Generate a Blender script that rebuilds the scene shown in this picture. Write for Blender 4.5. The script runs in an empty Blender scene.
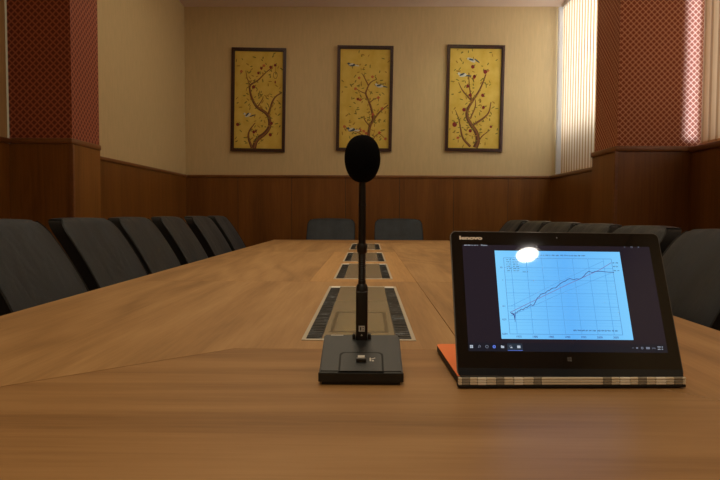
import bpy, bmesh, math, random
from mathutils import Vector, Matrix
random.seed(7)
COL = bpy.context.scene.collection
R = math.radians
TZ = 0.75            # table top height
EYE = 1.0            # camera height

# ------------------------------------------------------------------ materials
def s2l(c):
    return tuple(((v/255)/12.92 if v/255 <= .04045 else ((v/255+.055)/1.055)**2.4) for v in c)
def mat(name, rgb=(128,128,128), rough=.6, metal=0., spec=.5, emit=None, es=1., lin=None):
    m = bpy.data.materials.new(name); m.use_nodes = True
    b = m.node_tree.nodes['Principled BSDF']
    b.inputs['Base Color'].default_value = (*(lin or s2l(rgb)), 1)
    b.inputs['Roughness'].default_value = rough
    b.inputs['Metallic'].default_value = metal
    b.inputs['Specular IOR Level'].default_value = spec
    if emit:
        b.inputs['Emission Color'].default_value = (*s2l(emit), 1); b.inputs['Emission Strength'].default_value = es
    return m
class NT:
    def __init__(s, m): s.t = m.node_tree; s.b = s.t.nodes['Principled BSDF']
    def n(s, k, **kw):
        x = s.t.nodes.new(k)
        for a, v in kw.items():
            if a.startswith('i_'): x.inputs[a[2:].replace('_', ' ')].default_value = v
            else: setattr(x, a, v)
        return x
    def l(s, a, b): s.t.links.new(a, b)
    def math(s, op, a, b=None, c=None):
        x = s.t.nodes.new('ShaderNodeMath'); x.operation = op
        for i, v in enumerate((a, b, c)):
            if v is None: continue
            if isinstance(v, (int, float)): x.inputs[i].default_value = v
            else: s.l(v, x.inputs[i])
        return x.outputs[0]
    def ramp(s, f, stops):
        x = s.t.nodes.new('ShaderNodeValToRGB'); e = x.color_ramp.elements
        while len(e) < len(stops): e.new(.5)
        for el, (p, c) in zip(e, stops): el.position = p; el.color = (*s2l(c), 1)
        s.l(f, x.inputs[0]); return x.outputs[0]
    def noise(s, vec, scale, detail=4, rough=.5, dist=0.):
        x = s.n('ShaderNodeTexNoise'); x.inputs['Scale'].default_value = scale; x.inputs['Detail'].default_value = detail
        x.inputs['Roughness'].default_value = rough; x.inputs['Distortion'].default_value = dist
        if vec is not None: s.l(vec, x.inputs['Vector'])
        return x.outputs['Fac']
    def mapping(s, scale, loc=(0,0,0), rot=(0,0,0)):
        tc = s.n('ShaderNodeTexCoord'); mp = s.n('ShaderNodeMapping')
        mp.inputs['Scale'].default_value = scale; mp.inputs['Location'].default_value = loc; mp.inputs['Rotation'].default_value = rot
        s.l(tc.outputs['Object'], mp.inputs['Vector']); return mp.outputs['Vector']
    def bump(s, h, strength=.2, dist=.002):
        x = s.n('ShaderNodeBump'); x.inputs['Strength'].default_value = strength; x.inputs['Distance'].default_value = dist
        s.l(h, x.inputs['Height']); s.l(x.outputs['Normal'], s.b.inputs['Normal'])
    def col(s, c): s.l(c, s.b.inputs['Base Color'])

def wood(name, axis, dark, mid, light, rough=.4, spec=.5, freq=26., loc=(0,0,0), figure=.35):
    m = mat(name, mid, rough, spec=spec); t = NT(m)
    st = [1, 1, 1]; st[axis] = .045
    v = t.mapping(tuple(st), loc)
    fine = t.noise(v, freq*5, 3, .6, .1)
    broad = t.noise(v, freq*.33, 4, .55, .5)
    st2 = [1, 1, 1]; st2[axis] = .12
    v2 = t.mapping(tuple(st2), tuple(a+3.1 for a in loc))
    fig = t.noise(v2, 2.4, 2, .5, .8)
    rings = t.math('FRACT', t.math('MULTIPLY', fig, 9.0))
    rings = t.math('ABSOLUTE', t.math('SUBTRACT', rings, .5))
    f = t.math('ADD', t.math('MULTIPLY', fine, .38), t.math('MULTIPLY', broad, .62))
    f = t.math('ADD', f, t.math('MULTIPLY', t.math('SUBTRACT', rings, .25), figure))
    t.col(t.ramp(f, [(.28, dark), (.5, mid), (.72, light)]))
    t.bump(fine, .05, .001)
    return m

M = {}
TD, TM_, TL_ = (140,104,64), (168,128,82), (186,146,98)
M['table_y'] = wood('oak veneer lengthwise', 1, TD, TM_, TL_, .46, .32)
M['table_y2'] = wood('oak veneer lengthwise b', 1, TD, TM_, TL_, .46, .32, loc=(.7,.2,0))
M['table_x'] = wood('oak veneer crosswise', 0, (132,96,58), (158,118,74), (174,134,88), .46, .32, loc=(.3,1.7,0))
M['inlay'] = wood('pale oak inlay', 1, (158,116,70), (184,140,88), (200,156,104), .46, .32, loc=(2.3,.4,0), figure=.12)
M['edge'] = wood('oak edge', 0, (70,42,20), (100,62,32), (120,80,44), .5)
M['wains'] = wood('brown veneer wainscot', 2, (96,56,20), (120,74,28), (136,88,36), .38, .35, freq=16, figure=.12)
M['wains_l'] = wood('lit veneer wainscot', 2, (108,66,24), (136,88,34), (152,100,44), .38, .35, freq=16, figure=.12)  # lighter copy of the wainscot veneer, stronger light put into its colour
M['trim'] = wood('moulding', 1, (104,64,32), (128,82,44), (142,94,52), .4, .4, freq=16, figure=.05)

def plaster(name, rgb, var=.06):
    m = mat(name, rgb, .9, spec=.2); t = NT(m)
    v = t.mapping((1,1,.12)); f = t.noise(v, 60, 3, .6); d = tuple(int(c*(1-var)) for c in rgb); l = tuple(min(255, int(c*(1+var))) for c in rgb)
    t.col(t.ramp(f, [(.3, d), (.7, l)])); t.bump(f, .03, .0005); return m
M['wall'] = plaster('beige wallpaper', (204,180,136), .02)
M['ceil'] = mat('ceiling paint', (226,206,196), .9, spec=.2)
M['floor'] = wood('floor laminate', 1, (80,52,32), (110,74,46), (130,92,60), .5)

def lattice(name, base, blob, line, period=.040):
    m = mat(name, base, .7, spec=.3); t = NT(m)
    tc = t.n('ShaderNodeTexCoord'); sp = t.n('ShaderNodeSeparateXYZ'); t.l(tc.outputs['Object'], sp.inputs[0])
    s = t.math('ADD', sp.outputs[0], sp.outputs[1])
    a = t.math('DIVIDE', t.math('ADD', s, sp.outputs[2]), period); b = t.math('DIVIDE', t.math('SUBTRACT', s, sp.outputs[2]), period)
    def tri(x): return t.math('ABSOLUTE', t.math('SUBTRACT', t.math('FRACT', x), .5))     # 0 centre .. .5 edge
    ta, tb = tri(a), tri(b)
    mx = t.math('MAXIMUM', ta, tb)
    r = t.math('SQRT', t.math('ADD', t.math('MULTIPLY', ta, ta), t.math('MULTIPLY', tb, tb)))
    f = mx
    t.col(t.ramp(f, [(.26, blob), (.36, base), (.425, base), (.465, line)]))
    return m
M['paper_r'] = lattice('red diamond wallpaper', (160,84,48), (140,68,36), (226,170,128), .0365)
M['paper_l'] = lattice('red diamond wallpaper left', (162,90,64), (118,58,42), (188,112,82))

M['leather'] = mat('black leather', (36,40,46), .5, spec=.3)
t = NT(M['leather']); v = t.mapping((1,1,.10)); w = t.noise(v, 13, 2, .45, .3); g = t.noise(None, 400, 2)
t.col(t.ramp(w, [(.3, (30,35,41)), (.7, (40,46,54))]))
t.bump(t.math('ADD', w, t.math('MULTIPLY', g, .06)), .6, .010)
M['leather_side'] = mat('black leather side', (15,15,17), .6, spec=.3)
M['leg'] = mat('black lacquer leg', (22,20,20), .4)
M['frame'] = wood('dark picture frame', 2, (38,18,10), (58,28,16), (70,36,22), .35, .5, figure=.05)
M['silk'] = mat('gold silk', (216,184,84), .75, spec=.3); t = NT(M['silk']); t.col(t.ramp(t.noise(t.mapping((1,1,1)), 9, 4), [(.3, (208,174,72)), (.7, (222,192,96))]))
M['branch'] = mat('branch brown', (104,62,34), .8)
M['branch_l'] = mat('branch light', (140,92,50), .8)
M['fruit'] = mat('fruit red', (128,30,24), .7)
M['flower'] = mat('flower coral', (190,84,50), .7)
M['leaf'] = mat('leaf olive', (122,112,40), .8)
M['leaf2'] = mat('leaf ochre', (168,126,44), .8)
M['bird_w'] = mat('bird white', (206,206,196), .8)
M['bird_d'] = mat('bird slate', (70,82,96), .8)
M['mic'] = mat('mic plastic', (25,26,28), .38, spec=.5)
t = NT(M['mic']); g = t.noise(None, 900, 2); t.bump(g, .12, .0004)
M['mic_d'] = mat('mic dark plastic', (17,16,17), .35, spec=.5)
M['mic_under'] = mat('mic lower shell', (12,12,13), .5)
M['foam'] = mat('windscreen foam', (12,12,14), 1., spec=.08)
t = NT(M['foam']); g = t.noise(None, 1400, 3, .7); t.bump(g, .8, .0012)
M['rubber'] = mat('gooseneck rubber', (20,17,16), .45, spec=.5)
M['label'] = mat('pale label', (190,186,180), .6)
M['groove'] = mat('groove black', (5,5,6), .7)
M['label_d'] = mat('dark label mark', (60,60,62), .6)
M['steel'] = mat('brushed metal', (226,214,192), .4, .1)
M['rim'] = mat('anodised tray rim', (196,188,172), .4, .2)
M['alu'] = mat('silver strip', (246,238,222), .4, 0)
M['tray_lid'] = mat('smoked glass lid', (150,140,120), .16, spec=.6)
M['tray_rim'] = mat('hatch rim', (104,94,76), .3)
M['white_plastic'] = mat('white plastic', (240,238,232), .5)
M['brush'] = mat('brush', (16,17,18), .45)
t = NT(M['brush']); v = t.mapping((.35,1,1)); g = t.noise(v, 120, 4, .7); g2 = t.noise(t.mapping((1,1,1)), 14, 2)
t.col(t.ramp(t.math('ADD', t.math('MULTIPLY', g, .7), t.math('MULTIPLY', g2, .3)), [(.46, (14,15,16)), (.56, (44,50,56)), (.66, (150,165,175))]))  # pale end of the ramp paints bluish glints onto the bristles
# laptop
M['lap_black'] = mat('lid black', (30,27,25), .04, spec=.5)
M['lap_strip'] = mat('lid glossy strip', (36,40,46), .06, spec=.5)
M['lap_rim'] = mat('lid rim', (96,92,88), .3, .4)
M['orange'] = mat('orange shell', (252,134,66), .45, spec=.4)
M['link_d'] = mat('dark hinge link', (150,142,128), .4, .1)
M['lap_dark'] = mat('base black', (20,19,19), .6)
M['scr_bg'] = mat('display off area', (8,8,9), .03, emit=(34,28,36), es=1)
M['scr_bar'] = mat('display bar', (8,8,9), .03, emit=(26,27,36), es=1)
M['chart'] = mat('chart paper on screen', (6,6,6), .03, emit=(104,186,252), es=1)
t = NT(M['chart']); tc = t.n('ShaderNodeTexCoord'); sp = t.n('ShaderNodeSeparateXYZ'); t.l(tc.outputs['Object'], sp.inputs[0])
fx = t.math('MULTIPLY', t.math('ABSOLUTE', t.math('SUBTRACT', sp.outputs[0], .01)), 9.)
t.l(t.ramp(fx, [(0., (98,180,250)), (1., (128,208,255))]), t.b.inputs['Emission Color'])
def em(name, c): return mat(name, (5,5,5), .3, emit=c)
M['c_grid'] = em('chart grid', (84,158,222)); M['c_axis'] = em('chart axis', (78,136,196)); M['c_dark'] = em('chart ink', (58,74,138))
M['c_red'] = em('chart red', (112,112,176)); M['c_text'] = em('chart text', (52,72,120)); M['ui_w'] = em('ui white', (180,190,205)); M['ui_b'] = em('ui blue', (90,120,220))
M['ui_g'] = em('ui grey', (112,118,134)); M['ui_hl'] = em('ui highlight', (28,42,58))
M['logo'] = mat('logo silver', (236,222,210), .5)
M['glass'] = mat('window glass', (230,240,240), .02); M['glass'].node_tree.nodes['Principled BSDF'].inputs['Transmission Weight'].default_value = 1
M['pvc'] = mat('window frame white', (225,225,222), .5)
# blinds: thin fabric letting daylight through
def blindmat(name, rgb, wt):
    m = bpy.data.materials.new(name); m.use_nodes = True; t = m.node_tree; t.nodes.clear()
    o = t.nodes.new('ShaderNodeOutputMaterial'); d = t.nodes.new('ShaderNodeBsdfDiffuse'); tr = t.nodes.new('ShaderNodeBsdfTranslucent'); mx = t.nodes.new('ShaderNodeMixShader')
    tc = t.nodes.new('ShaderNodeTexCoord'); no = t.nodes.new('ShaderNodeTexNoise'); no.inputs['Scale'].default_value = 8
    rp = t.nodes.new('ShaderNodeValToRGB'); rp.color_ramp.elements[0].color = (*s2l(tuple(int(c*.95) for c in rgb)), 1); rp.color_ramp.elements[1].color = (*s2l(rgb), 1)
    t.links.new(tc.outputs['Object'], no.inputs['Vector']); t.links.new(no.outputs['Fac'], rp.inputs[0])
    for b in (d, tr): t.links.new(rp.outputs[0], b.inputs['Color'])
    mx.inputs[0].default_value = wt
    t.links.new(d.outputs[0], mx.inputs[1]); t.links.new(tr.outputs[0], mx.inputs[2]); t.links.new(mx.outputs[0], o.inputs[0]); return m
M['slat'] = blindmat('cream blind fabric', (250,234,208), .5)
M['slat_edge'] = blindmat('blind overlap shade', (214,176,134), .4)  # darker slat edge: shade lines between overlapping slats put into the colour
M['slat_n'] = blindmat('less backlit blind fabric', (236,200,158), .45)  # darker copy of the blind fabric, weaker backlight put into its colour

# ------------------------------------------------------------------ mesh helpers
def link(name, me, m=None, parent=None, loc=(0,0,0), smooth=None):
    o = bpy.data.objects.new(name, me); COL.objects.link(o); o.location = loc
    if m is not None:
        for x in (m if isinstance(m, (list, tuple)) else [m]): me.materials.append(x)
    if parent is not None: o.parent = parent
    if smooth is not None:
        for p in me.polygons: p.use_smooth = True
        me.set_sharp_from_angle(angle=R(smooth))
    return o
def obj(name, bm, m=None, parent=None, loc=(0,0,0), smooth=None):
    bmesh.ops.recalc_face_normals(bm, faces=bm.faces)
    me = bpy.data.meshes.new(name); bm.to_mesh(me); bm.free()
    return link(name, me, m, parent, loc, smooth)
def bx(bm, x0, x1, y0, y1, z0, z1, bev=0., seg=2, mi=0):
    b = bmesh.new()
    bmesh.ops.create_cube(b, size=1, matrix=Matrix.Translation(((x0+x1)/2,(y0+y1)/2,(z0+z1)/2)) @ Matrix.Diagonal((x1-x0,y1-y0,z1-z0,1)))
    if bev: bmesh.ops.bevel(b, geom=b.edges[:], offset=bev, segments=seg, affect='EDGES', profile=.5)
    for f in b.faces: f.material_index = mi
    me = bpy.data.meshes.new('t'); b.to_mesh(me); b.free(); bm.from_mesh(me); bpy.data.meshes.remove(me); return bm
def box(*a, **k): return bx(bmesh.new(), *a, **k)
def prism(bm, pts, z0, z1, mi=0):
    lo = [bm.verts.new((x,y,z0)) for x,y in pts]; hi = [bm.verts.new((x,y,z1)) for x,y in pts]
    fs = [bm.faces.new(hi), bm.faces.new(lo[::-1])]
    n = len(pts)
    for i in range(n): fs.append(bm.faces.new((lo[i], lo[(i+1)%n], hi[(i+1)%n], hi[i])))
    for f in fs: f.material_index = mi
    return bm
def lathe(bm, prof, seg=32, c=(0,0), mi=0):
    rings = []
    for r, z in prof:
        rings.append([bm.verts.new((c[0]+r*math.cos(2*math.pi*i/seg), c[1]+r*math.sin(2*math.pi*i/seg), z)) for i in range(seg)] if r > 1e-6 else [bm.verts.new((c[0],c[1],z))])
    for a, b in zip(rings, rings[1:]):
        for i in range(seg):
            j = (i+1) % seg
            if len(a) == 1 and len(b) == 1: continue
            if len(a) == 1: f = bm.faces.new((a[0], b[j], b[i]))
            elif len(b) == 1: f = bm.faces.new((a[i], a[j], b[0]))
            else: f = bm.faces.new((a[i], a[j], b[j], b[i]))
            f.material_index = mi
    return bm
def thing(name, label, cat, loc=(0,0,0), rz=0, group=None):
    o = bpy.data.objects.new(name, None); COL.objects.link(o); o.location = loc; o.rotation_euler = (0,0,rz); o.empty_display_size = .1
    tag(o, label, cat, group); return o
def tag(o, label, cat, group=None):
    o['label'] = label; o['category'] = cat
    if group: o['group'] = group
    return o
def struct(o, label=None, cat=None):
    o['kind'] = 'structure'
    if label: o['label'] = label
    if cat: o['category'] = cat
    return o
def copy_tree(o, parent=None):
    c = o.copy(); COL.objects.link(c); c.parent = parent
    for ch in list(o.children): copy_tree(ch, c)
    return c

# ------------------------------------------------------------------ room
XL_N, XL_F, XR, YB, YF, CEIL = -2.085, -2.035, 2.035, 6.69, -3.2, 3.27
WH = 1.425           # wainscot height
bm = box(XL_N-.2, XL_N, YF-.2, 3.46, 0, CEIL); bx(bm, XL_F-.25, XL_F, 3.7, YB+.2, 0, CEIL)
struct(obj('wall_left', bm, M['wall']), 'beige papered left wall above the wainscot', 'wall')
struct(obj('wall_back', box(XL_F-.25, XR+.6, YB, YB+.2, 0, CEIL), M['wall']), 'beige back wall behind the three paintings', 'wall')
struct(obj('wall_front', box(XL_N-.2, XR+.6, YF-.2, YF, 0, CEIL), M['wall']), 'beige wall behind the viewer', 'wall')
bm = box(XR, XR+.35, YF, YB, 0, WH-.02)                       # low wall under the windows
bx(bm, XR, XR+.35, YF, .4, WH-.02, CEIL)
bx(bm, XR+.09, XR+.35, 3.82, 4.2, WH-.02, CEIL)
struct(obj('wall_right', bm, M['wall']), 'right wall with tall windows behind the blinds', 'wall')
struct(obj('floor', box(XL_N-.2, XR+.6, YF-.2, YB+.2, -.1, 0), M['floor']), 'brown floor under the conference table', 'floor')
struct(obj('ceiling', box(XL_N-.2, XR+.6, YF-.2, YB+.2, CEIL, CEIL+.1), M['ceil']), 'pale grey ceiling strip above the paintings', 'ceiling')

# wainscot cladding, each run one structure with its moulding as a child
def wains(n, label, boxes, caps, m='wains', seams=()):
    bm = bmesh.new()
    for b in boxes: bx(bm, *b)
    o = struct(obj('trim_%d' % n, bm, M[m]), label, 'wainscot')
    bm = bmesh.new()
    for b in caps: bx(bm, *b, bev=.008, seg=2)
    obj('moulding', bm, M['trim'], o, smooth=40)
    if seams:
        bm = bmesh.new()
        for b in seams: bx(bm, *b)
        obj('panel_seam', bm, M['leg'], o)
    return o
g = .014
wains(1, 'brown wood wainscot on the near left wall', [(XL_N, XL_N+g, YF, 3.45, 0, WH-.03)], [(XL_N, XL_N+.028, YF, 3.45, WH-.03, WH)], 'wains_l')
wains(2, 'brown wood wainscot on the left wall beyond the pillar', [(XL_F, XL_F+g, 3.84, YB, 0, WH-.03)], [(XL_F, XL_F+.026, 3.84, YB, WH-.03, WH)], 'wains')
wains(3, 'dark brown wood wainscot across the back wall', [(XL_F+g, XR, YB-g, YB, 0, WH-.03)], [(XL_F+g, XR, YB-.026, YB, WH-.03, WH)], 'wains',
      seams=[(x, x+.004, YB-g-.001, YB-g, 0, WH-.03) for x in (-1.45, -.85, -.25, .35, .95, 1.55)])
wains(4, 'dark wood cladding and sill under the far blind', [(XR-g, XR, 4.19, YB-g, 0, WH-.035)], [(XR-.03, XR+.2, 4.19, YB-g, WH-.035, WH)], 'wains')
wains(5, 'dark wood cladding and sill under the near blind', [(XR-g, XR, YF, 3.83, 0, WH-.035)], [(XR-.03, XR+.2, YF, 3.83, WH-.035, WH)], 'wains')

# pillars
def pillar(n, x0, x1, y0, y1, side, paper, wm, label):
    e = .02
    if side < 0: sh = box(x0, x1-.007, y0+e, y1-.006, 0, CEIL); cl = (x0, x1-.002, y0+.008, y1-.008, 0, WH-.03); cp = (x0, x1+.004, y0-.004, y1+.004, WH-.03, WH+.005)
    else: sh = box(x0+e, x1, y0+e, y1-e, 0, CEIL); cl = (x0+.008, x1, y0+.008, y1-.008, 0, WH-.03); cp = (x0-.004, x1, y0-.004, y1+.004, WH-.03, WH+.005)
    o = struct(obj('wall_pillar_'+n, sh, paper), label, 'pillar')
    obj('wainscot', box(*cl), wm, o); obj('moulding', box(*cp, bev=.009, seg=2), M['trim'], o, smooth=40)
    cx = x1-.004 if side < 0 else x0+.008
    obj('corner_bead', box(cx-.012, cx+.012, y0, y0+.02, 0, WH-.03, bev=.004), M['trim'], o)
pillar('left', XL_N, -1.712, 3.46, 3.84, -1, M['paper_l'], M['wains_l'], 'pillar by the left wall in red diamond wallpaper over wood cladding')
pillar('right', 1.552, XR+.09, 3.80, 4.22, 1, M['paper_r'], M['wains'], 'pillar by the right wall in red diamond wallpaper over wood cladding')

# windows behind the blinds
for k, (y0, y1) in enumerate(((.4, 3.82), (4.2, YB))):
    bm = bmesh.new(); f = .06; x0, x1 = XR+.26, XR+.32; n = 3
    bx(bm, x0, x1, y0, y1, WH, WH+f); bx(bm, x0, x1, y0, y1, CEIL-f, CEIL)
    for i in range(n+1):
        yy = y0+(y1-y0-f)*i/n; bx(bm, x0, x1, yy, yy+f, WH+f, CEIL-f)
    w = struct(obj('window_%d' % (k+1), bm, M['pvc']), ('near' if k == 0 else 'far')+' right window hidden behind the vertical blind', 'window')
    obj('pane', box(x0+.025, x0+.03, y0+f, y1-f, WH+f, CEIL-f), M['glass'], w)

# vertical blinds
def blind(label, y0, y1, mt, ang, group, bxo=.075):
    t = thing('vertical_blind', label, 'blind', (XR+bxo, (y0+y1)/2, WH), 0)
    L = (y1-y0); n = int(round(L/.078)); p = L/n
    obj('headrail', box(-.02, .025, -L/2, L/2, CEIL-WH-.045, CEIL-WH-.001, bev=.004), M['pvc'], t)
    # one gently curved slat
    def slat(w=.090):
        bm = bmesh.new(); c, s = math.cos(ang), math.sin(ang); k = 6; H = CEIL-WH-.045
        rows = []
        for z in (.02, H):
            row = []
            for i in range(k+1):
                u = (i/k-.5)*w; b = .008*(1-(2*i/k-1)**2)
                row.append(bm.verts.new((b*c+u*s, u*c-b*s, z)))
            rows.append(row)
        for i in range(k): bm.faces.new((rows[0][i], rows[0][i+1], rows[1][i+1], rows[1][i])).material_index = 1 if i == k-1 else 0
        bx(bm, -.003, .006, -.035*c, .035*c, .012, .03)
        return bm
    s0 = obj('slat', slat(), [mt, M['slat_edge']], t, (0, -L/2+p/2, 0), smooth=60)
    for i in range(1, n):
        c = s0.copy(); COL.objects.link(c); c.parent = t; c.location = (0, -L/2+p/2+p*i, 0)
    return t, L
bl, L = blind('glowing cream vertical blind between the back wall and the right pillar', 4.24, YB-.05, M['slat'], R(-14), None)
# white pull-cord weight and edge strip in the corner
es = obj('edge_strip', box(-.05, -.005, L/2-.035, L/2+.01, -.16, CEIL-WH-.03, bev=.004), blindmat('white edge strip', (240,242,246), .5), bl)
blind('beige vertical blind at the right edge in front of the pillar', .45, 3.785, M['slat_n'], R(-10), None, .048)

# ------------------------------------------------------------------ paintings
def ribbon(bm, pts, w0, w1, y, mi):
    # Catmull-Rom smoothed tapered ribbon
    P = [Vector(p) for p in pts]; P = [P[0]*2-P[1]]+P+[P[-1]*2-P[-2]]; S = []
    for i in range(1, len(P)-2):
        for k in range(5):
            u = k/5; a, b, c, d = P[i-1:i+3]
            S.append(.5*((2*b)+(c-a)*u+(2*a-5*b+4*c-d)*u*u+(3*b-a-3*c+d)*u**3))
    S.append(P[-2]); n = len(S); prev = None
    for i, s in enumerate(S):
        d = (S[min(i+1, n-1)]-S[max(i-1, 0)]).normalized(); q = Vector((-d.y, d.x)); w = (w0+(w1-w0)*i/(n-1))/2
        cur = (bm.verts.new((s.x+q.x*w, y, s.y+q.y*w)), bm.verts.new((s.x-q.x*w, y, s.y-q.y*w)))
        if prev: bm.faces.new((prev[0], cur[0], cur[1], prev[1])).material_index = mi
        prev = cur
    return S
def ell(bm, x, z, rx, rz, a, y, mi, n=10):
    ca, sa = math.cos(a), math.sin(a)
    vs = []
    for i in range(n):
        u, v = rx*math.cos(2*math.pi*i/n), rz*math.sin(2*math.pi*i/n); vs.append(bm.verts.new((x+u*ca-v*sa, y, z+u*sa+v*ca)))
    bm.faces.new(vs).material_index = mi
def bird(bm, x, z, s, a, mi, flip=1):
    ell(bm, x, z, .038*s, .017*s, a, -.0048, mi); ell(bm, x+.036*s*flip, z+.014*s, .013*s, .012*s, 0, -.0050, mi)
    ell(bm, x-.05*s*flip, z-.006*s, .035*s, .007*s, a+.15*flip, -.0046, 7 if mi == 6 else 6); ell(bm, x-.008*s, z+.006*s, .028*s, .009*s, a-.3*flip, -.0052, 7 if mi == 6 else 6)
    bm.faces.new([bm.verts.new(p) for p in ((x+.047*s*flip, -.005, z+.017*s), (x+.062*s*flip, -.005, z+.012*s), (x+.047*s*flip, -.005, z+.009*s))]).material_index = 1
def painting(label, cx, cz, W, H, tilt, conv, trunk, fruits, flowers, birds, seed, lantern=None):
    t = thing('framed_painting', label, 'painting', (cx, YB-.0005, cz), 0, None); t.rotation_euler = (0, tilt, 0)
    fw = .034
    bm = bmesh.new()                                            # mitred frame with an inner lip
    for (r0, r1, d) in ((0, fw*.7, .030), (fw*.7, fw, .020)):
        o = [(-W/2+r0, -H/2+r0), (W/2-r0, -H/2+r0), (W/2-r0, H/2-r0), (-W/2+r0, H/2-r0)]; i_ = [(-W/2+r1, -H/2+r1), (W/2-r1, -H/2+r1), (W/2-r1, H/2-r1), (-W/2+r1, H/2-r1)]
        for k in range(4):
            q = [o[k], o[(k+1)%4], i_[(k+1)%4], i_[k]]
            f = [bm.verts.new((x, -d, z)) for x, z in q]; b = [bm.verts.new((x, 0, z)) for x, z in q]
            bm.faces.new(f); bm.faces.new(b[::-1])
            for j in range(4): bm.faces.new((f[j], b[j], b[(j+1)%4], f[(j+1)%4]))
    obj('frame', bm, M['frame'], t)
    bm = bmesh.new(); cw, ch = W-2*fw, H-2*fw
    bx(bm, -cw/2, cw/2, -.003, -.0008, -ch/2, ch/2)
    rng = random.Random(seed); pts = []
    for p, w0, w1 in trunk:
        q = [conv(*a, cw, ch) for a in p]
        S = ribbon(bm, q, w0, w1, -.0036, 1); ribbon(bm, [(a+w0*.12, b) for a, b in q], w0*.35, w1*.3, -.0040, 2)
        pts += S
    lim = lambda x, z: abs(x) < cw/2-.015 and abs(z) < ch/2-.015
    for k in range(170):                                        # leaves spread around the branches and over the silk
        if k < 90: s = rng.choice(pts); x, z = s.x+rng.gauss(0, .055), s.y+rng.gauss(0, .055)
        else: x, z = rng.uniform(-cw/2, cw/2), rng.uniform(-ch/2+.05, ch/2)
        if lim(x, z): ell(bm, x, z, rng.uniform(.013, .024), rng.uniform(.0045, .0075), rng.uniform(0, 3.14), -.0038, rng.choice((3, 3, 4)), 6)
    for a, b, r in fruits:
        x, z = conv(a, b, cw, ch); ell(bm, x, z, r, r*1.05, 0, -.0044, 5, 14); ell(bm, x+r*.9, z+r*.8, r*.7, r*.3, .6, -.0046, 3, 6)
    for a, b in flowers:
        x, z = conv(a, b, cw, ch)
        for k in range(5): ell(bm, x+.010*math.cos(k*1.257), z+.010*math.sin(k*1.257), .008, .006, k*1.257, -.0044, 8, 7)
    for a, b, s, an, mi, fl in birds:
        x, z = conv(a, b, cw, ch); bird(bm, x, z, s, an, mi, fl)
    if lantern:
        x, z = conv(*lantern, cw, ch)
        for k in range(16):
            a0, a1 = 2*math.pi*k/16, 2*math.pi*(k+1)/16
            ribbon(bm, [(x+.022*math.cos(a0), z+.036*math.sin(a0)), (x+.022*math.cos(a1), z+.036*math.sin(a1))], .005, .005, -.0042, 1)
        ribbon(bm, [(x, z+.036), (x+.004, z+.10)], .003, .003, -.0042, 1); ell(bm, x, z-.075, .008, .016, 0, -.0042, 5)
    obj('silk_canvas', bm, [M['silk'], M['branch'], M['branch_l'], M['leaf'], M['leaf2'], M['fruit'], M['bird_w'], M['bird_d'], M['flower']], t)
    return t
def mk(xt, xb, w, yt, yb):
    return lambda a, b, cw, ch: (((a-(xt+(xb-xt)*(b-yt)/(yb-yt)))/w-.5)*cw, (.5-(b-yt)/(yb-yt))*ch)
cL, cM, cR = mk(47, 33, 192, 42, 440), mk(43, 38, 205, 32, 440), mk(45, 35, 205, 30, 443)
painting('leftmost of three gold silk paintings, curved trunk with a hanging lantern', -1.216, EYE+1.250, .602, 1.135, R(1.0), cL,
    [([(112,440),(125,405),(160,375),(178,345),(175,310),(160,290),(130,270),(112,240),(103,205),(105,180),(135,160),(165,130),(195,105)], .050, .008),
     ([(172,305),(190,250),(205,225),(230,208)], .024, .012), ([(130,270),(150,240),(155,225)], .012, .006),
     ([(105,438),(92,395),(98,365),(120,335)], .030, .008), ([(105,185),(92,150),(88,120)], .012, .005)],
    [(138,130,.015),(150,110,.015),(187,105,.015),(205,97,.014),(118,187,.018),(50,342,.018),(114,372,.016),(122,367,.014),(186,335,.016),(180,382,.018)], [(70,125),(160,100)],
    [(92,303,1.,.5,6,-1)], 1, lantern=(205,138))
painting('middle gold silk painting, slim tree with three grey-blue birds', -.041, EYE+1.266, .616, 1.150, R(.8), cM,
    [([(168,440),(160,395),(165,350),(178,320),(172,280),(160,245),(148,215),(155,190),(168,168),(190,155)], .036, .008),
     ([(158,180),(140,145),(130,130)], .014, .005), ([(178,325),(205,290),(240,260)], .022, .010), ([(150,215),(125,205),(100,190)], .012, .004),
     ([(166,350),(145,325),(140,310)], .014, .006), ([(165,250),(185,235),(205,230)], .012, .005), ([(160,400),(120,378),(60,352)], .012, .004), ([(165,420),(200,380),(230,400)], .012, .004)],
    [(175,310,.012),(115,237,.012)], [(175,145),(115,237),(105,195),(60,352),(140,370),(200,230),(215,275),(178,300),(205,375),(230,400),(125,365),(150,378),(120,150),(125,240)],
    [(90,97,1.,0,7,-1),(205,182,1.05,-.05,6,-1),(90,365,1.1,.2,7,-1)], 2)
painting('rightmost gold silk painting, forked tree with two white birds', 1.172, EYE+1.270, .630, 1.158, R(.8), cR,
    [([(145,440),(155,410),(148,375),(125,340),(112,310),(115,280),(135,245),(160,205),(175,170),(187,135)], .056, .010),
     ([(125,436),(95,400),(85,355),(78,320),(65,285)], .026, .006), ([(130,245),(95,205),(78,170)], .020, .006), ([(130,245),(122,190),(118,130)], .018, .006),
     ([(138,345),(180,315),(200,290),(208,250)], .024, .010), ([(125,320),(145,270),(145,240)], .016, .008), ([(150,430),(170,395),(205,365)], .020, .006)],
    [(115,185,.018),(125,222,.018),(142,145,.018),(62,345,.026),(175,222,.018),(178,272,.016),(125,370,.018),(185,125,.022),(135,105,.020),(100,283,.020),(208,352,.014)], [(195,120),(140,150),(75,400)],
    [(132,78,1.1,-.5,6,-1),(95,140,1.15,.15,6,-1)], 3)

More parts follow.
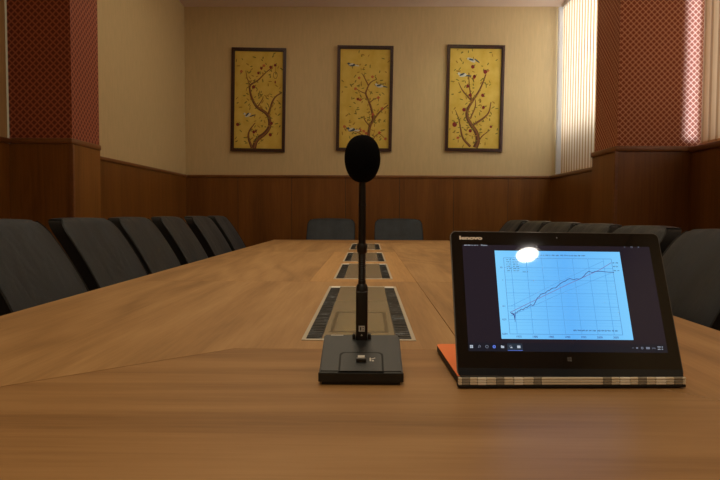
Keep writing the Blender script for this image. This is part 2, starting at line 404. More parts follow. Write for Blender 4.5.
# ------------------------------------------------------------------ conference table
X0, X1, Y0, Y1 = -.885, .760, .47, 5.66
IL, IR = -.215, .180
tb = thing('conference_table', 'long oak veneer conference table with mitred panels filling the room', 'table', ((X0+X1)/2, (Y0+Y1)/2, 0))
T0 = Vector(tb.location)
def tpanel(pts, m, name='top_panel', gap=.0006):
    c = sum((Vector(p) for p in pts), Vector((0,0)))/len(pts)
    q = [((Vector(p)-T0.xy)-(Vector(p)-c).normalized()*gap*1.4) for p in pts]
    bm = prism(bmesh.new(), [tuple(v) for v in q], TZ-.03, TZ)
    up = [e for e in bm.edges if all(abs(v.co.z-TZ) < 1e-6 for v in e.verts)]
    bmesh.ops.bevel(bm, geom=up, offset=.0008, segments=1, affect='EDGES')
    return obj(name, bm, M[m], tb)
YM, YA, YC = 1.095, 2.19, 3.90
YE = Y1-.62
tpanel([(X0,Y0),(X1,Y0),(X1,Y0+.05),(IR,YM),(IL-.03,YM),(X0,Y0+.05)], 'table_x', 'end_panel')
tpanel([(X0,Y0+.05),(IL-.03,YM),(IR,YM),(IR,YA),(X0,YA)], 'table_y')
tpanel([(IR,YM),(X1,Y0+.05),(X1,YA),(IR,YA)], 'table_y2')
tpanel([(X0,YA),(IL,YA),(IL,YC),(X0,YC)], 'table_y2')
tpanel([(IR,YA),(X1,YA),(X1,YC),(IR,YC)], 'table_y')
tpanel([(IL,YA),(IR,YA),(IR,YC),(IL,YC)], 'inlay', 'inlay_panel')
tpanel([(X0,YC),(IL,YC),(IL,YE),(X0,Y1)], 'table_y')
tpanel([(IR,YC),(X1,YC),(X1,Y1),(IR,YE)], 'table_y2')
tpanel([(IL,YC),(IR,YC),(IR,YE),(IL,YE)], 'table_y')
tpanel([(IL,YE),(IR,YE),(X1,Y1),(X0,Y1)], 'table_x', 'end_panel')
def rel(a): return (a[0]-T0.x, a[1]-T0.x, a[2]-T0.y, a[3]-T0.y, a[4], a[5])
obj('underframe', box(*rel((X0+.004, X1-.004, Y0+.004, Y1-.004, TZ-.052, TZ-.0305)), bev=.003), M['edge'], tb)
for (a, b) in ((Y0+.35, Y0+.40), (2.2, 2.25), (3.9, 3.95), (Y1-.40, Y1-.35)):
    obj('panel_leg', box(*rel((X0+.45, X1-.45, a, b, 0, TZ-.052)), bev=.003), M['edge'], tb)
obj('modesty_board', box(*rel(((X0+X1)/2-.012, (X0+X1)/2+.012, Y0+.40, Y1-.40, .12, TZ-.052))), M['edge'], tb)

# cable trays set into the table
def tray(y0, y1, label, hatch=False):
    xa, xb = -.130, .096; cx = (xa+xb)/2; w = xb-xa; L = y1-y0
    t = thing('cable_tray', label, 'cable tray', (cx, (y0+y1)/2, TZ), 0, 'cable trays down the middle of the table')
    h = .0022; e = .008
    bm = bmesh.new()
    for b in ((-w/2, w/2, -L/2, -L/2+e), (-w/2, w/2, L/2-e, L/2), (-w/2, -w/2+e, -L/2+e, L/2-e), (w/2-e, w/2, -L/2+e, L/2-e)): bx(bm, *b, 0, h, bev=.0006, seg=1)
    obj('rim', bm, M['rim'], t)
    obj('bed', box(-w/2+e, w/2-e, -L/2+e, L/2-e, 0, .0004), M['mic_under'], t)
    bs = .030
    for s in (-1, 1):
        a, b = sorted((s*(w/2-e), s*(w/2-e-bs)))
        br = bmesh.new(); bx(br, a, b, -L/2+e, L/2-e-.030, .0004, .0014)
        n = int(L/.02)
        for i in range(n):                                      # tufts of bristle and cable crossing the slot
            y = -L/2+e+.01+i*(L-.06)/n; j = random.uniform(-.004, .004)
            prism(br, [(a+.001, y), (b-.001, y+j), (b-.001, y+j+.006), (a+.001, y+.007)], .0014, .0022)
        obj('brush_strip', br, M['brush'], t)
        obj('end_cap', box(a, b, L/2-e-.030, L/2-e, .0004, .0030, bev=.0006, seg=1), M['white_plastic'], t)
    cw = w/2-e-bs-.0015
    for s in (-1, 1):
        a, b = sorted((s*.0012, s*cw))
        obj('lid', box(a, b, -L/2+e+.002, L/2-e-.002, .0004, .0020, bev=.0004, seg=1), M['tray_lid'], t)
    obj('divider', box(-.0012, .0012, -L/2+e, L/2-e, .0004, .0022), M['steel'], t)
    if hatch:
        bm = bmesh.new(); p = (-.062, .062, -L/2+.075, -L/2+.335); q = .008
        for b in ((p[0], p[1], p[2], p[2]+q), (p[0], p[1], p[3]-q, p[3]), (p[0], p[0]+q, p[2]+q, p[3]-q), (p[1]-q, p[1], p[2]+q, p[3]-q)): bx(bm, *b, .0020, .0024)
        obj('hatch_rim', bm, M['tray_rim'], t)
    return t
tray(1.168, 2.033, 'nearest table cable tray, directly behind the microphone base', True)
tray(2.275, 2.957, 'second cable tray from the microphone, near end of the pale inlay')
tray(3.107, 3.82, 'third cable tray from the microphone, far end of the pale inlay')
tray(4.13, 4.92, 'farthest and smallest-looking cable tray, before the two end chairs')

# ------------------------------------------------------------------ chairs
def make_chair():
    t = thing('leather_chair', '', 'chair')
    # padded backrest: grid front and back, rounded top corners; local +y is the way the sitter faces
    W, NZ, NX, ZB, ZT = .488, 26, 22, .44, .978
    def cy(z): u = (z-.70)/.27; return (-.137*u-.035*u*u*(1 if u > 0 else .3)) if u > 0 else -.137*u*.45
    def halfw(z):
        d = ZT-z; r = .065; w = W/2-.010*max(0,(z-.6)/.37)
        return w if d > r else w-r+math.sqrt(max(0, r*r-(r-d)**2))
    bm = bmesh.new(); F, B = [], []
    for i in range(NZ+1):
        s = i/NZ; z = ZB+(ZT-ZB)*(1-(1-s)**1.7); hw = max(halfw(z), .17) if i < NZ else .19
        f, b = [], []
        for j in range(NX+1):
            u = math.sin((j/NX-.5)*math.pi*.98)/math.sin(.49*math.pi)
            pad = .030*(1-abs(u)**6)*(1-max(0, (z-(ZT-.035))/.035)**2*.7) 
            curve = .018*u*u
            f.append(bm.verts.new((u*hw, cy(z)+pad*.5-.015+curve, z-.006*u*u*(s > .9)))); b.append(bm.verts.new((u*hw, cy(z)-.064-.004*(1-u*u)+curve*.6, z-.006*u*u*(s > .9))))
        F.append(f); B.append(b)
    for i in range(NZ):
        for j in range(NX):
            bm.faces.new((F[i][j], F[i][j+1], F[i+1][j+1], F[i+1][j])); bm.faces.new((B[i][j+1], B[i][j], B[i+1][j], B[i+1][j+1]))
        for j in (0, NX): bm.faces.new((F[i][j], B[i][j], B[i+1][j], F[i+1][j])).material_index = 1
    for j in range(NX):
        bm.faces.new((F[0][j], F[0][j+1], B[0][j+1], B[0][j])); bm.faces.new((F[NZ][j], F[NZ][j+1], B[NZ][j+1], B[NZ][j]))
    obj('backrest', bm, [M['leather'], M['leather_side']], t, smooth=50)
    for s in (-1, 1):                                           # piping that follows the near and far edges
        bm = bmesh.new(); pr = None
        for i in range(0, NZ+1):
            z = ZB+(ZT-.01-ZB)*i/NZ; x = s*(halfw(z)+.001); y = cy(z)+.002
            ring = [bm.verts.new((x+.005*math.cos(a*1.257), y+.005*math.sin(a*1.257), z)) for a in range(5)]
            if pr:
                for k in range(5): bm.faces.new((pr[k], pr[(k+1)%5], ring[(k+1)%5], ring[k]))
            pr = ring
        obj('piping', bm, M['leather_side'], t, smooth=60)
    obj('seat', box(-.235, .235, .045, .50, .40, .475, bev=.022, seg=4), M['leather'], t, smooth=50)
    obj('seat_frame', box(-.215, .215, -.01, .47, .36, .40, bev=.004), M['leg'], t)
    for sx in (-1, 1):
        for y, top in ((.44, .36), (.02, .36)):
            bm = bmesh.new(); x = sx*.195; a, b = .018, .012; yo = -.03 if y < .1 else .01
            lo = [bm.verts.new((x+p*b, y+yo+q*b, 0)) for p, q in ((-1,-1),(1,-1),(1,1),(-1,1))]; hi = [bm.verts.new((x+p*a, y+q*a, top)) for p, q in ((-1,-1),(1,-1),(1,1),(-1,1))]
            bm.faces.new(lo[::-1]); bm.faces.new(hi)
            for k in range(4): bm.faces.new((lo[k], lo[(k+1)%4], hi[(k+1)%4], hi[k]))
            bmesh.ops.bevel(bm, geom=bm.edges[:], offset=.003, segments=2, affect='EDGES')
            obj('leg', bm, M['leg'], t)
        obj('back_post', box(sx*.17-.015, sx*.17+.015, -.02, .012, .37, .50, bev=.003), M['leg'], t)
    return t
proto = make_chair(); used = [False]
def place(x, y, rz, label, group, zs=1.):
    o = proto if not used[0] else copy_tree(proto); used[0] = True
    o.location = (x, y, 0); o.scale = (1, 1, zs); o.rotation_euler = (0, 0, rz); o['label'] = label; o['group'] = group
GL, GR, GE = 'black leather chairs along the left side of the table', 'black leather chairs along the right side of the table', 'black leather chairs at the far end of the table'
ys = [1.73, 2.32, 2.86, 3.44, 4.09, 4.66]
nl = ['black leather chair on the left cut by the photo edge, nearest of its row', 'second nearest black leather chair on the left, below the pillar corner', 'third black leather chair from the left edge of the row, before the wainscot',
      'fourth nearest black leather chair of the left row', 'fifth nearest black leather chair of the left row, mostly overlapped by its neighbour', 'farthest black leather chair of the left row, nearest the back corner']
for k, y in enumerate(ys): place(-1.045, y+.25, -math.pi/2+random.uniform(-.03, .03), nl[k], GL)
yr = [1.86, 2.41, 2.93, 3.44, 3.96, 4.48]
nr = ['nearest black leather chair on the right, beside the laptop and cut by the photo edge', 'second nearest black leather chair of the right row, just over the laptop corner', 'third nearest black leather chair of the right row, top showing above the laptop',
      'fourth nearest black leather chair of the right row, top showing above the laptop', 'fifth nearest black leather chair of the right row, top showing above the laptop', 'farthest black leather chair of the right row, above the laptop logo side']
for k, y in enumerate(yr): place(.925, y, math.pi/2+random.uniform(-.03, .03), nr[k], GR, .978)
place(-.37, 5.93, math.pi, 'left one of two dark chairs at the far end of the table', GE, .972)
place(.31, 5.93, math.pi, 'right one of two dark chairs at the far end of the table', GE, .972)

# ------------------------------------------------------------------ gooseneck microphone
mc = thing('desk_microphone', 'black gooseneck desk microphone with round foam windscreen on wedge base', 'microphone', (-.009, .915, TZ))
def wedge(x0, x1, yf, yb, zf, zb, z0=.004):
    bm = bmesh.new()
    v = [bm.verts.new(p) for p in ((x0,yf,z0),(x1,yf,z0),(x1,yb,z0),(x0,yb,z0),(x0+.001,yf,zf),(x1-.001,yf,zf),(x1-.001,yb,zb),(x0+.001,yb,zb))]
    for f in ((3,2,1,0),(4,5,6,7),(0,1,5,4),(1,2,6,5),(2,3,7,6),(3,0,4,7)): bm.faces.new([v[i] for i in f])
    return bm
def ht(y): return .0205+(.0530-.0205)*(y+.053)/.108          # top surface height at local y
bm = wedge(-.0620, .0620, -.053, .055, ht(-.053), ht(.055), .005)
bmesh.ops.bevel(bm, geom=bm.edges[:], offset=.0022, segments=3, affect='EDGES'); obj('base', bm, M['mic'], mc, smooth=35)
obj('base_foot', box(-.0575, .0575, -.050, .050, 0, .006, bev=.001), M['mic_under'], mc)
obj('front_band', box(-.0622, .0622, -.0540, -.0515, .005, ht(-.053)-.0018, bev=.001), M['mic_under'], mc)
# recessed-look control panel with a rounded far edge
sl = math.atan((.0530-.0205)/.108)
def on_top(x, y, dz=0): return (x, y, ht(y)+dz)
bm = bmesh.new(); r = .008; pw = .0305; ya, yb = -.053, -.004
out = [(-pw, ya), (pw, ya)]+[(pw-r+r*math.cos(a*math.pi/12), yb-r+r*math.sin(a*math.pi/12)) for a in range(7)]+[(-pw+r+r*math.cos(math.pi/2+a*math.pi/12), yb-r+r*math.sin(math.pi/2+a*math.pi/12)) for a in range(7)]
def slab(out, d0, d1):
    bm = bmesh.new(); lo = [bm.verts.new(on_top(x, y, d0)) for x, y in out]; hi = [bm.verts.new(on_top(x, y, d1)) for x, y in out]; n = len(out)
    bm.faces.new(hi); bm.faces.new(lo[::-1])
    for i in range(n): bm.faces.new((lo[i], lo[(i+1)%n], hi[(i+1)%n], hi[i]))
    return bm
bk = [(x*1.09, y if y <= ya else y+.0036) for x, y in out]
obj('panel_groove', slab(bk, -.0005, .0004), M['groove'], mc)
cp = obj('control_panel', slab(out, -.0002, .0009), M['mic'], mc)
bm = bmesh.new(); bx(bm, -.0075, .0075, -.0305, -.0185, ht(-.025)-.002, ht(-.025)+.0045, bev=.0012); bt = obj('talk_button', bm, M['mic_d'], mc, smooth=40)
obj('button_light', slab([(-.0052, -.0270), (.0052, -.0270), (.0052, -.0205), (-.0052, -.0205)], .0044, .0064), M['label'], bt)
for pts in ([(.0125,-.0270),(.0150,-.0270),(.0150,-.0180),(.0125,-.0180)], [(.0160,-.0275),(.0190,-.0275),(.0190,-.0240),(.0160,-.0240)], [(.0160,-.0215),(.0215,-.0190),(.0205,-.0175),(.0155,-.0200)]):
    obj('panel_icon', slab(pts, .0009, .0012), M['label'], mc)
obj('brand_label', slab([(-.050, .0500), (-.030, .0500), (-.030, .0520), (-.050, .0520)], .0001, .0004), M['label'], mc)
# neck block, ears, gooseneck, collar rings, foam ball
sy = .045
bm = bmesh.new(); bx(bm, -.0095, .0095, sy-.009, sy+.009, .044, .1265, bev=.003, seg=3); nb = obj('neck_block', bm, M['mic_d'], mc, smooth=40)
bm = lathe(bmesh.new(), [(.0, .1255), (.0098, .1255), (.0092, .1325), (.0072, .1370), (.0, .1375)], 24, (0, sy)); obj('neck_cap', bm, M['mic'], nb, smooth=40)
bm = bmesh.new(); bx(bm, -.0048, .0048, sy-.0098, sy-.0088, .0615, .0705); obj('square_label', bm, M['label'], nb)
bm = bmesh.new()
for a in ((-.0036,-.0004,.0625,.0695), (.0006,.0036,.0665,.0692), (.0006,.0036,.0628,.0655)): bx(bm, a[0]+.0007, a[1]-.0002, sy-.0101, sy-.0097, a[2]+.0006, a[3]-.0006)
obj('label_mark', bm, M['label_d'], nb)
bm = bmesh.new(); v = [bm.verts.new(p) for p in ((-.0016, sy-.0094, .0545), (.0016, sy-.0094, .0545), (0, sy-.0094, .0575))]; bm.faces.new(v); obj('neck_arrow', bm, M['label'], nb)
for s in (-1, 1): obj('hinge_ear', box(*sorted((s*.010, s*.0150)), sy-.006, sy+.006, .044, .0565, bev=.0015), M['mic_d'], mc)
prof = [(0, .136), (.0062, .136), (.0062, .142)]
z = .142
while z < .2000: prof += [(.0062, z+.0006), (.0055, z+.0016), (.0055, z+.0022), (.0062, z+.0032)]; z += .0034
prof += [(.0062, .200), (.0, .200)]
obj('gooseneck', lathe(bmesh.new(), prof, 20, (0, sy)), M['rubber'], mc, smooth=30)
obj('collar', lathe(bmesh.new(), [(0, .186), (.0066, .186), (.0080, .1885), (.0080, .199), (.0070, .2020), (0, .2020)], 24, (0, sy)), M['rubber'], mc, smooth=30)
obj('upper_stem', lathe(bmesh.new(), [(0, .2015), (.0058, .2015), (.0056, .262), (.0052, .310), (0, .310)], 20, (0, sy)), M['mic_d'], mc, smooth=30)
obj('stem_ring', lathe(bmesh.new(), [(0, .262), (.0062, .262), (.0062, .2655), (0, .2655)], 20, (0, sy)), M['mic'], mc, smooth=30)
prof = []
for k in range(33):
    a = -math.pi/2+math.pi*k/32; ca, sa = math.cos(a), math.sin(a)
    rr = .0288*abs(ca)**.86*(1-.05*(-sa if sa < 0 else 0)); prof.append((rr if 0 < k < 32 else 0, .3370+.0378*(abs(sa)**.94)*(1 if sa > 0 else -1)))
obj('foam_windscreen', lathe(bmesh.new(), prof, 48, (0, sy)), M['foam'], mc, smooth=60)

# ------------------------------------------------------------------ laptop standing with its keyboard folded behind
lp = thing('convertible_laptop', 'black convertible laptop with orange shell showing a blue line chart', 'laptop', (.2942, .8571, TZ), .0328)
W2 = .1645
def rrect(x0, x1, y0, y1, r, seg=6):
    o = []
    for cx_, cy_, a0 in ((x1-r, y0+r, -90), (x1-r, y1-r, 0), (x0+r, y1-r, 90), (x0+r, y0+r, 180)):
        for k in range(seg+1): a = R(a0+90*k/seg); o.append((cx_+r*math.cos(a), cy_+r*math.sin(a)))
    return o
bm = prism(bmesh.new(), rrect(-W2+.003, W2, .002, .228, .010), .0030, .0125)
base = obj('keyboard_base', bm, M['lap_dark'], lp)
obj('orange_shell', prism(bmesh.new(), rrect(-W2+.003, W2, .006, .2285, .010), .0126, .0140), M['orange'], base)
for x in (-.13, .13):
    for y in (.02, .205): obj('rubber_foot', box(x-.02, x+.02, y-.004, y+.004, 0, .0031, bev=.001), M['lap_dark'], base)
# hinge bar like a metal watch band along the front
hb = bmesh.new(); bx(hb, -W2, W2, -.005, .006, .0020, .0060, bev=.001); obj('hinge_cover', hb, M['lap_dark'], lp)
segs = [(-.1640,-.1590,1),(-.1585,-.148,0),(-.1475,-.137,1),(-.1365,-.124,2),(-.1235,-.110,1),(-.1095,-.099,0),(-.0985,-.085,1),(-.0845,-.071,2),(-.0705,-.056,1),(-.0555,-.045,0),(-.0445,.044,1),
        (.0445,.056,0),(.0565,.068,1),(.0685,.083,2),(.0835,.095,1),(.0955,.107,0),(.1075,.120,1),(.1205,.135,2),(.1355,.147,1),(.1475,.159,0),(.1595,.1640,1)]
hinge = obj('hinge_band', box(-W2+.001, W2-.001, -.0035, .006, .0060, .0165, bev=.0015), M['lap_rim'], lp)
for a, b, k in segs:
    mm = [M['link_d'], M['steel'], M['alu']][k]
    bm = bmesh.new()
    for z0 in (.0062, .0098, .0134): bx(bm, a, b, -.0055-(.0007 if k == 2 else 0), 0, z0, z0+.0030, bev=.0006, seg=1)
    obj('hinge_link', bm, mm, hinge)
rec, tw = .4106, -.0098
# lid mesh built in its own plane: x right, y up along the lid, z towards the viewer
bmL = prism(bmesh.new(), rrect(-W2, W2, 0, .2245, .009), -.0050, -.0004)
lid = obj('screen_lid', bmL, M['lap_rim'], lp, (0, 0, .016))
ex = Vector((1,0,0)); ey = Vector((0, math.sin(rec), math.cos(rec)))
ex2 = ex*math.cos(tw)+ey*math.sin(tw); ey2 = ey*math.cos(tw)-ex*math.sin(tw); ez2 = ex2.cross(ey2)
mx = Matrix((ex2, ey2, ez2)).transposed(); lid.rotation_euler = mx.to_euler()
obj('bezel_glass', prism(bmesh.new(), rrect(-W2+.0012, W2-.0012, .0010, .2233, .008), -.0004, 0), M['lap_black'], lid)
obj('chin_strip', prism(bmesh.new(), rrect(-W2+.0014, W2-.0014, .0012, .0118, .001), 0, .0001), M['lap_strip'], lid)
obj('orange_lid_shell', prism(bmesh.new(), rrect(-W2+.0005, W2-.0005, .0005, .2240, .009), -.0062, -.0050), M['orange'], lid)
def rect(bm, x0, x1, y0, y1, z, mi=0):
    v = [bm.verts.new(p) for p in ((x0,y0,z),(x1,y0,z),(x1,y1,z),(x0,y1,z))]; bm.faces.new(v).material_index = mi
def line(bm, pts, w, z, mi):
    for (a, b), (c, d) in zip(pts, pts[1:]):
        p, q = Vector((a, b)), Vector((c, d)); n = Vector((-(q-p).y, (q-p).x)).normalized()*w/2
        v = [bm.verts.new((*u, z)) for u in (p+n, p-n, q-n, q+n)]; bm.faces.new(v).material_index = mi
def text(bm, s, x, y, size, z, mi, width=None, bold=0., align='LEFT'):
    cu = bpy.data.curves.new('txt', 'FONT'); cu.body = s; cu.size = 1.; cu.offset = bold/size; cu.align_x = align
    o = bpy.data.objects.new('txt', cu); COL.objects.link(o); bpy.context.view_layer.update()
    me = bpy.data.meshes.new_from_object(o.evaluated_get(bpy.context.evaluated_depsgraph_get()))
    if me.vertices:
        k = size
        if width: k = width/(max(v.co.x for v in me.vertices)-min(v.co.x for v in me.vertices))
        for v in me.vertices: v.co = (x+v.co.x*k, y+v.co.y*size, z)
        n0 = len(bm.faces); bm.from_mesh(me); bm.faces.ensure_lookup_table()
        for f in bm.faces[n0:]: f.material_index = mi
    bpy.data.objects.remove(o); bpy.data.curves.remove(cu); bpy.data.meshes.remove(me)
mm = .001
bm = bmesh.new(); rect(bm, -.1465, .1465, .036, .2015, .0001, 0); rect(bm, -.1465, .1465, .036, .0485, .00015, 1)
disp = obj('display', bm, [M['scr_bg'], M['scr_bar']], lid)
bm = bmesh.new(); rect(bm, -.0968, .0986, .0545, .1925, .00022); obj('chart_image', bm, M['chart'], disp)
bm = bmesh.new(); z1, z2, z3 = .00026, .0003, .00034
AX0, AX1, AY0, AY1 = -.0838, .0838, .0618, .1806
for gx in (-73, -49, -25, -1, 23, 47, 71): line(bm, [(gx*mm, AY0), (gx*mm, AY1)], .00075, z1, 0)
for gy in (83.5, 104, 124.5, 145, 165): line(bm, [(AX0, gy*mm), (AX1, gy*mm)], .0007, z1, 0)
for a, b in ((61.8,83.5),(83.5,104),(104,124.5),(124.5,145),(145,165)):
    for f in (.3, .6, .8): yy = (a+(b-a)*f)*mm; line(bm, [(AX0, yy), (AX1, yy)], .0002, z1, 0)
line(bm, [(AX0, AY0), (AX1, AY0), (AX1, AY1), (AX0, AY1), (AX0, AY0)], .0007, z2, 1)
curve = [(-80.3,94.9),(-78.5,92),(-77.5,94),(-76.8,89.9),(-75.5,93),(-74.6,83.5),(-73.5,94),(-71,93.5),(-68.8,96.5),(-66,97),(-64,99.6),(-61,98.6),(-58,101.5),(-54.7,102),(-51,105),(-48.1,106.7),(-46,104.8),(-43,107.5),(-39.8,113.7),(-37,118),(-34.5,119),(-32.7,122.3),(-29,123.8),(-24.8,124.7),(-21,128.5),(-18,129),(-14.8,131.9),(-11,133),(-8,133.2),(-5,136),(-1,139.5),(3.5,142.4),(8,144),(11,146.5),(15.1,148.1),(18,147.4),(21.1,146.6),(25,147.8),(30.5,147.5),(34,149.5),(37.4,152.3),(41,156.5),(44.6,159.3),(47,160.3),(50.7,158.1),(56,160),(63.5,160.4),(70,159.8),(75.9,159.2),(85.3,159)]
line(bm, [(a*mm, b*mm) for a, b in curve], .0010, z3, 2)
line(bm, [(-.0796,.0949),(-.0349,.1168),(.0100,.1385),(.0639,.1631),(.0830,.1747)], .0008, z2, 3)
line(bm, [(-.0787,.1041),(-.0011,.1431),(.0704,.1770)], .0006, z2, 0); line(bm, [(-.0801,.0888),(-.0035,.1234),(.0804,.1577)], .0006, z2, 0)
line(bm, [(-.0740,.0900),(-.0746,.0800)], .0007, z3, 2)
for gx, s in ((-71,'1975'),(-47,'1980'),(-23,'1985'),(1,'1990'),(25,'1995'),(49,'2000'),(73,'2005')): text(bm, s, gx*mm, .0565, .0042, z2, 2, align='CENTER', bold=.00004)
for yy, s in ((165,'10'),(145,'1'),(104,'0.1'),(83.5,'0.01'),(61.8,'0.001')): text(bm, s, -.0868, (yy-1.3)*mm, .0038, z2, 2, align='RIGHT', bold=.00004)
rng = random.Random(3)
def dashes(x0, x1, y, h, mi=4, dens=.75, z=z2, b=None):                 # fine print too small to read: word-sized bars
    x = x0
    while x < x1:
        w = min(rng.uniform(.0022, .0058), x1-x)
        k = x
        while k < x+w-.0006: rect(b or bm, k, k+.0006, y+rng.choice((0, 0, h*.15)), y+h*rng.uniform(.75, 1.), z, mi); k += .0010
        x += w+.0013
dashes(-.026, .045, .1845, .0022); 
for k in range(6): dashes(-.0800, -.0725, .1770-k*.0036, .0016); dashes(-.0700, -.0610, .1770-k*.0036, .0016)
dashes(-.0560, -.0480, .1575, .0016); dashes(.0110, .0770, .0668, .0024)
for yy in (.1735, .1675, .1610): dashes(.0850, .0935, yy, .0020)
obj('chart_drawing', bm, [M['c_grid'], M['c_axis'], M['c_dark'], M['c_red'], M['c_text']], disp)
# title line, window buttons, task bar icons: each its own small mesh on the display
UI = [M['ui_w'], M['ui_g'], M['ui_b'], M['ui_hl']]
def icon(name, fn):
    bm = bmesh.new(); fn(bm); obj(name, bm, UI, disp)
def circ(bm, x, y, r, mi, w=.0006, n=14): line(bm, [(x+r*math.cos(2*math.pi*k/n), y+r*math.sin(2*math.pi*k/n)) for k in range(n+1)], w, z2, mi)
def edge_logo(b):
    for k in range(12):
        a = 2*math.pi*k/12; c = 2*math.pi*(k+1)/12; v = [b.verts.new((-.1085+r_*math.cos(q), yb_+r_*math.sin(q), z2)) for r_, q in ((.0024,a),(.0024,c),(.0008,c),(.0008,a))]; b.faces.new(v).material_index = 2
yb_ = .0427
icon('title_text', lambda b: (dashes(-.1435, -.1215, .2000, .0017, 0, b=b), text(b, 'Photos', -.1175, .1998, .0036, z2, 0)))
icon('minimise_button', lambda b: line(b, [(.1065,.2008),(.1090,.2008)], .0005, z2, 1))
icon('maximise_button', lambda b: line(b, [(.1175,.1998),(.1200,.1998),(.1200,.2018),(.1175,.2018),(.1175,.1998)], .0004, z2, 1))
icon('close_button', lambda b: (line(b, [(.1285,.1996),(.1305,.2018)], .0004, z2, 1), line(b, [(.1285,.2018),(.1305,.1996)], .0004, z2, 1)))
icon('start_icon', lambda b: [rect(b, -.1440+i*.0023, -.1420+i*.0023, yb_-.0022+j*.0023, yb_-.0002+j*.0023, z2, 0) for i, j in ((0,0),(1,0),(0,1),(1,1))])
icon('search_icon', lambda b: (circ(b, -.1300, yb_+.0006, .0014, 1), line(b, [(-.1311,yb_-.0005),(-.1324,yb_-.0020)], .0006, z2, 1)))
icon('assistant_icon', lambda b: circ(b, -.1192, yb_, .0020, 1, .0007))
icon('browser_icon', edge_logo)
icon('folder_icon', lambda b: (rect(b, -.0985, -.0940, yb_-.0018, yb_+.0012, z2, 0), rect(b, -.0985, -.0965, yb_+.0012, yb_+.0019, z2, 0)))
icon('active_app_highlight', lambda b: (rect(b, -.0890, -.0670, .0372, .0478, .00018, 3), rect(b, -.0890, -.0670, .0372, .0378, z2, 2)))
icon('user_icon', lambda b: (circ(b, -.0846, yb_+.0008, .0014, 1, .0007), rect(b, -.0848, -.0818, yb_-.0018, yb_-.0002, z2, 0)))
icon('photo_app_icon', lambda b: rect(b, -.0748, -.0700, yb_-.0018, yb_+.0020, z2, 0))
icon('tray_arrow', lambda b: line(b, [(.0950,yb_-.0004),(.0961,yb_+.0007),(.0972,yb_-.0004)], .0005, z2, 1))
icon('volume_icon', lambda b: rect(b, .1006, .1034, yb_-.0011, yb_+.0011, z2, 1))
icon('network_icon', lambda b: circ(b, .1095, yb_, .0014, 1, .0009))
icon('keyboard_icon', lambda b: rect(b, .1152, .1208, yb_-.0016, yb_+.0016, z2, 1))
icon('language_text', lambda b: text(b, 'ENG', .1240, yb_-.0012, .0032, z2, 1, width=.0050))
icon('clock_text', lambda b: (dashes(.1325, .1410, yb_+.0010, .0017, 0, b=b), dashes(.1325, .1410, yb_-.0024, .0017, 0, b=b)))
# logo, camera, home key
bm = bmesh.new(); text(bm, 'lenovo', -.1505, .2105, .0078, .0001, 0, width=.0360, bold=.00045); obj('logo', bm, M['logo'], lid)
obj('web_camera', lathe(bmesh.new(), [(0, .0001), (.0012, .0001), (.0012, .0), (0, 0)], 16, (.003, .2150)), M['lap_rim'], lid)
bm = bmesh.new()
for i in (0, 1):
    for j in (0, 1):
        x0, y0 = -.0030+i*.0034, .0222+j*.0034; s = .0003 if i == 0 else 0
        v = [bm.verts.new(p) for p in ((x0, y0+s*(j == 0), .0001), (x0+.0030, y0, .0001), (x0+.0030, y0+.0030, .0001), (x0, y0+.0030-s*(j == 1), .0001))]; bm.faces.new(v)
obj('home_key', bm, mat('home key grey', (70,66,64), .4), lid)

# ------------------------------------------------------------------ lights
def light(name, kind, loc, power, color, rot=(0,0,0), size=None, size_y=None, spread=None, spot=None, blend=.6):
    l = bpy.data.lights.new(name, kind); l.energy = power; l.color = color
    if kind == 'AREA':
        l.shape = 'RECTANGLE'; l.size = size; l.size_y = size_y or size
        if spread: l.spread = spread
    elif size: l.shadow_soft_size = size
    if kind == 'SPOT': l.spot_size = spot; l.spot_blend = blend
    o = bpy.data.objects.new(name, l); COL.objects.link(o); o.location = loc; o.rotation_euler = rot; return o
WARM = (1, .84, .58); DAY = (.86, .93, 1)
H2 = (CEIL+WH)/2
light('daylight_far', 'AREA', (XR+.24, (4.24+YB)/2, 2.60), 50, DAY, (0, R(90), 0), 1.45, YB-4.3)
light('daylight_near', 'AREA', (XR+.24, 2.1, H2), 31, DAY, (0, R(90), 0), CEIL-WH-.1, 3.3)
light('reveal_strip_fill', 'AREA', (XR-.004, 3.30, H2), 1.8, (.38,.58,1), (R(90), 0, 0), .075, CEIL-WH-.1, spread=R(9))  # added narrow lamp in the recess, lays the pale strip on the right pillar
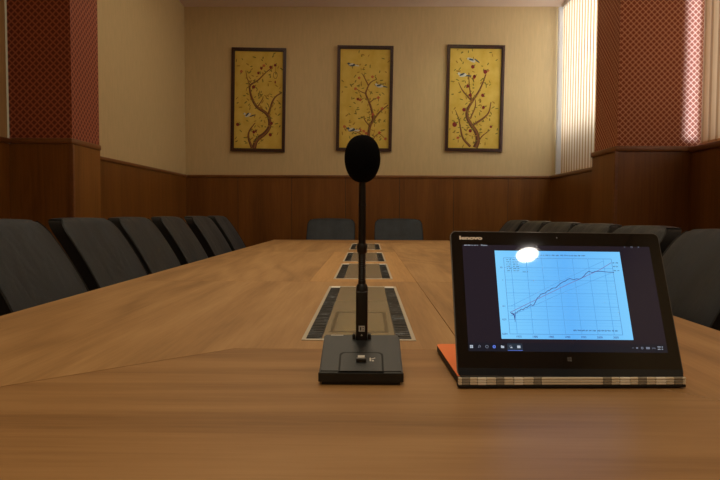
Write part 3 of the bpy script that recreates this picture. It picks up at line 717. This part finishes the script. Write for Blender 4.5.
# recessed ceiling lamps (fixtures are real objects; the one behind and to the right shows as a glint on the laptop screen)
M['lamp_glow'] = mat('lamp diffuser', (255,250,240), .5, emit=(255,246,232), es=60)
first = None
for k, (x, y, lab) in enumerate(((1.350, -1.516, 'round recessed ceiling lamp behind the viewer that glints on the laptop screen'),)):
    t = thing('ceiling_lamp', lab, 'lamp', (x, y, CEIL))
    obj('trim_ring', lathe(bmesh.new(), [(.078, -.0005), (.098, -.0005), (.098, -.006), (.078, -.010), (.078, -.0005)], 32), M['pvc'], t, smooth=40)
    obj('diffuser', lathe(bmesh.new(), [(0, -.006), (.078, -.006), (.078, -.003), (0, -.003)], 32), M['lamp_glow'], t)
light('table_fill_near', 'AREA', (-.15, .5, CEIL-.02), 6, WARM, (0, 0, 0), 1.2, 1.4, spread=R(105))  # this and the next two: added overhead fills without fixtures, narrowed onto the table
light('table_fill_mid', 'AREA', (-.05, 2.6, CEIL-.02), 7.5, WARM, (0, 0, 0), .9, 1.6, spread=R(90))
light('table_fill_far', 'AREA', (-.05, 4.6, CEIL-.02), 3, WARM, (0, 0, 0), .9, 1.4, spread=R(80))
light('room_fill', 'AREA', (-.3, -1.4, CEIL-.02), 24, WARM, (0, 0, 0), 1.6, 1.6)
light('room_fill_back', 'AREA', (-.3, 4.6, CEIL-.02), 15, (1, .88, .66), (0, 0, 0), 2.2, 2.0)
light('wall_washer', 'SPOT', (1.1, 5.8, CEIL-.05), 10, (.95, 1, .62), (R(28), 0, 0), .08, spot=R(95), blend=1.)

w = bpy.data.worlds.new('world'); bpy.context.scene.world = w; w.use_nodes = True
w.node_tree.nodes['Background'].inputs[0].default_value = (.8, .9, 1, 1); w.node_tree.nodes['Background'].inputs[1].default_value = .6

# ------------------------------------------------------------------ camera
f, pitch, yaw, roll = 599.257, .0442, -.0129, .0038
cy, sy_ = math.cos(yaw), math.sin(yaw); cp_, sp_ = math.cos(pitch), math.sin(pitch); cr, sr = math.cos(roll), math.sin(roll)
Rr = Vector((cy, -sy_, 0)); Fw = Vector((sy_*cp_, cy*cp_, -sp_)); Uu = Vector((sy_*sp_, cy*sp_, cp_))
R2 = Rr*cr+Uu*sr; U2 = Uu*cr-Rr*sr
cam = bpy.data.cameras.new('camera'); co = bpy.data.objects.new('camera', cam); COL.objects.link(co)
cam.sensor_width = 36; cam.lens = f/720*36; cam.clip_start = .02
co.matrix_world = Matrix.Translation((0, 0, EYE)) @ Matrix((R2, U2, -Fw)).transposed().to_4x4()
sc = bpy.context.scene; sc.camera = co
sc.view_settings.view_transform = 'Standard'; sc.view_settings.look = 'None'; sc.view_settings.exposure = 0
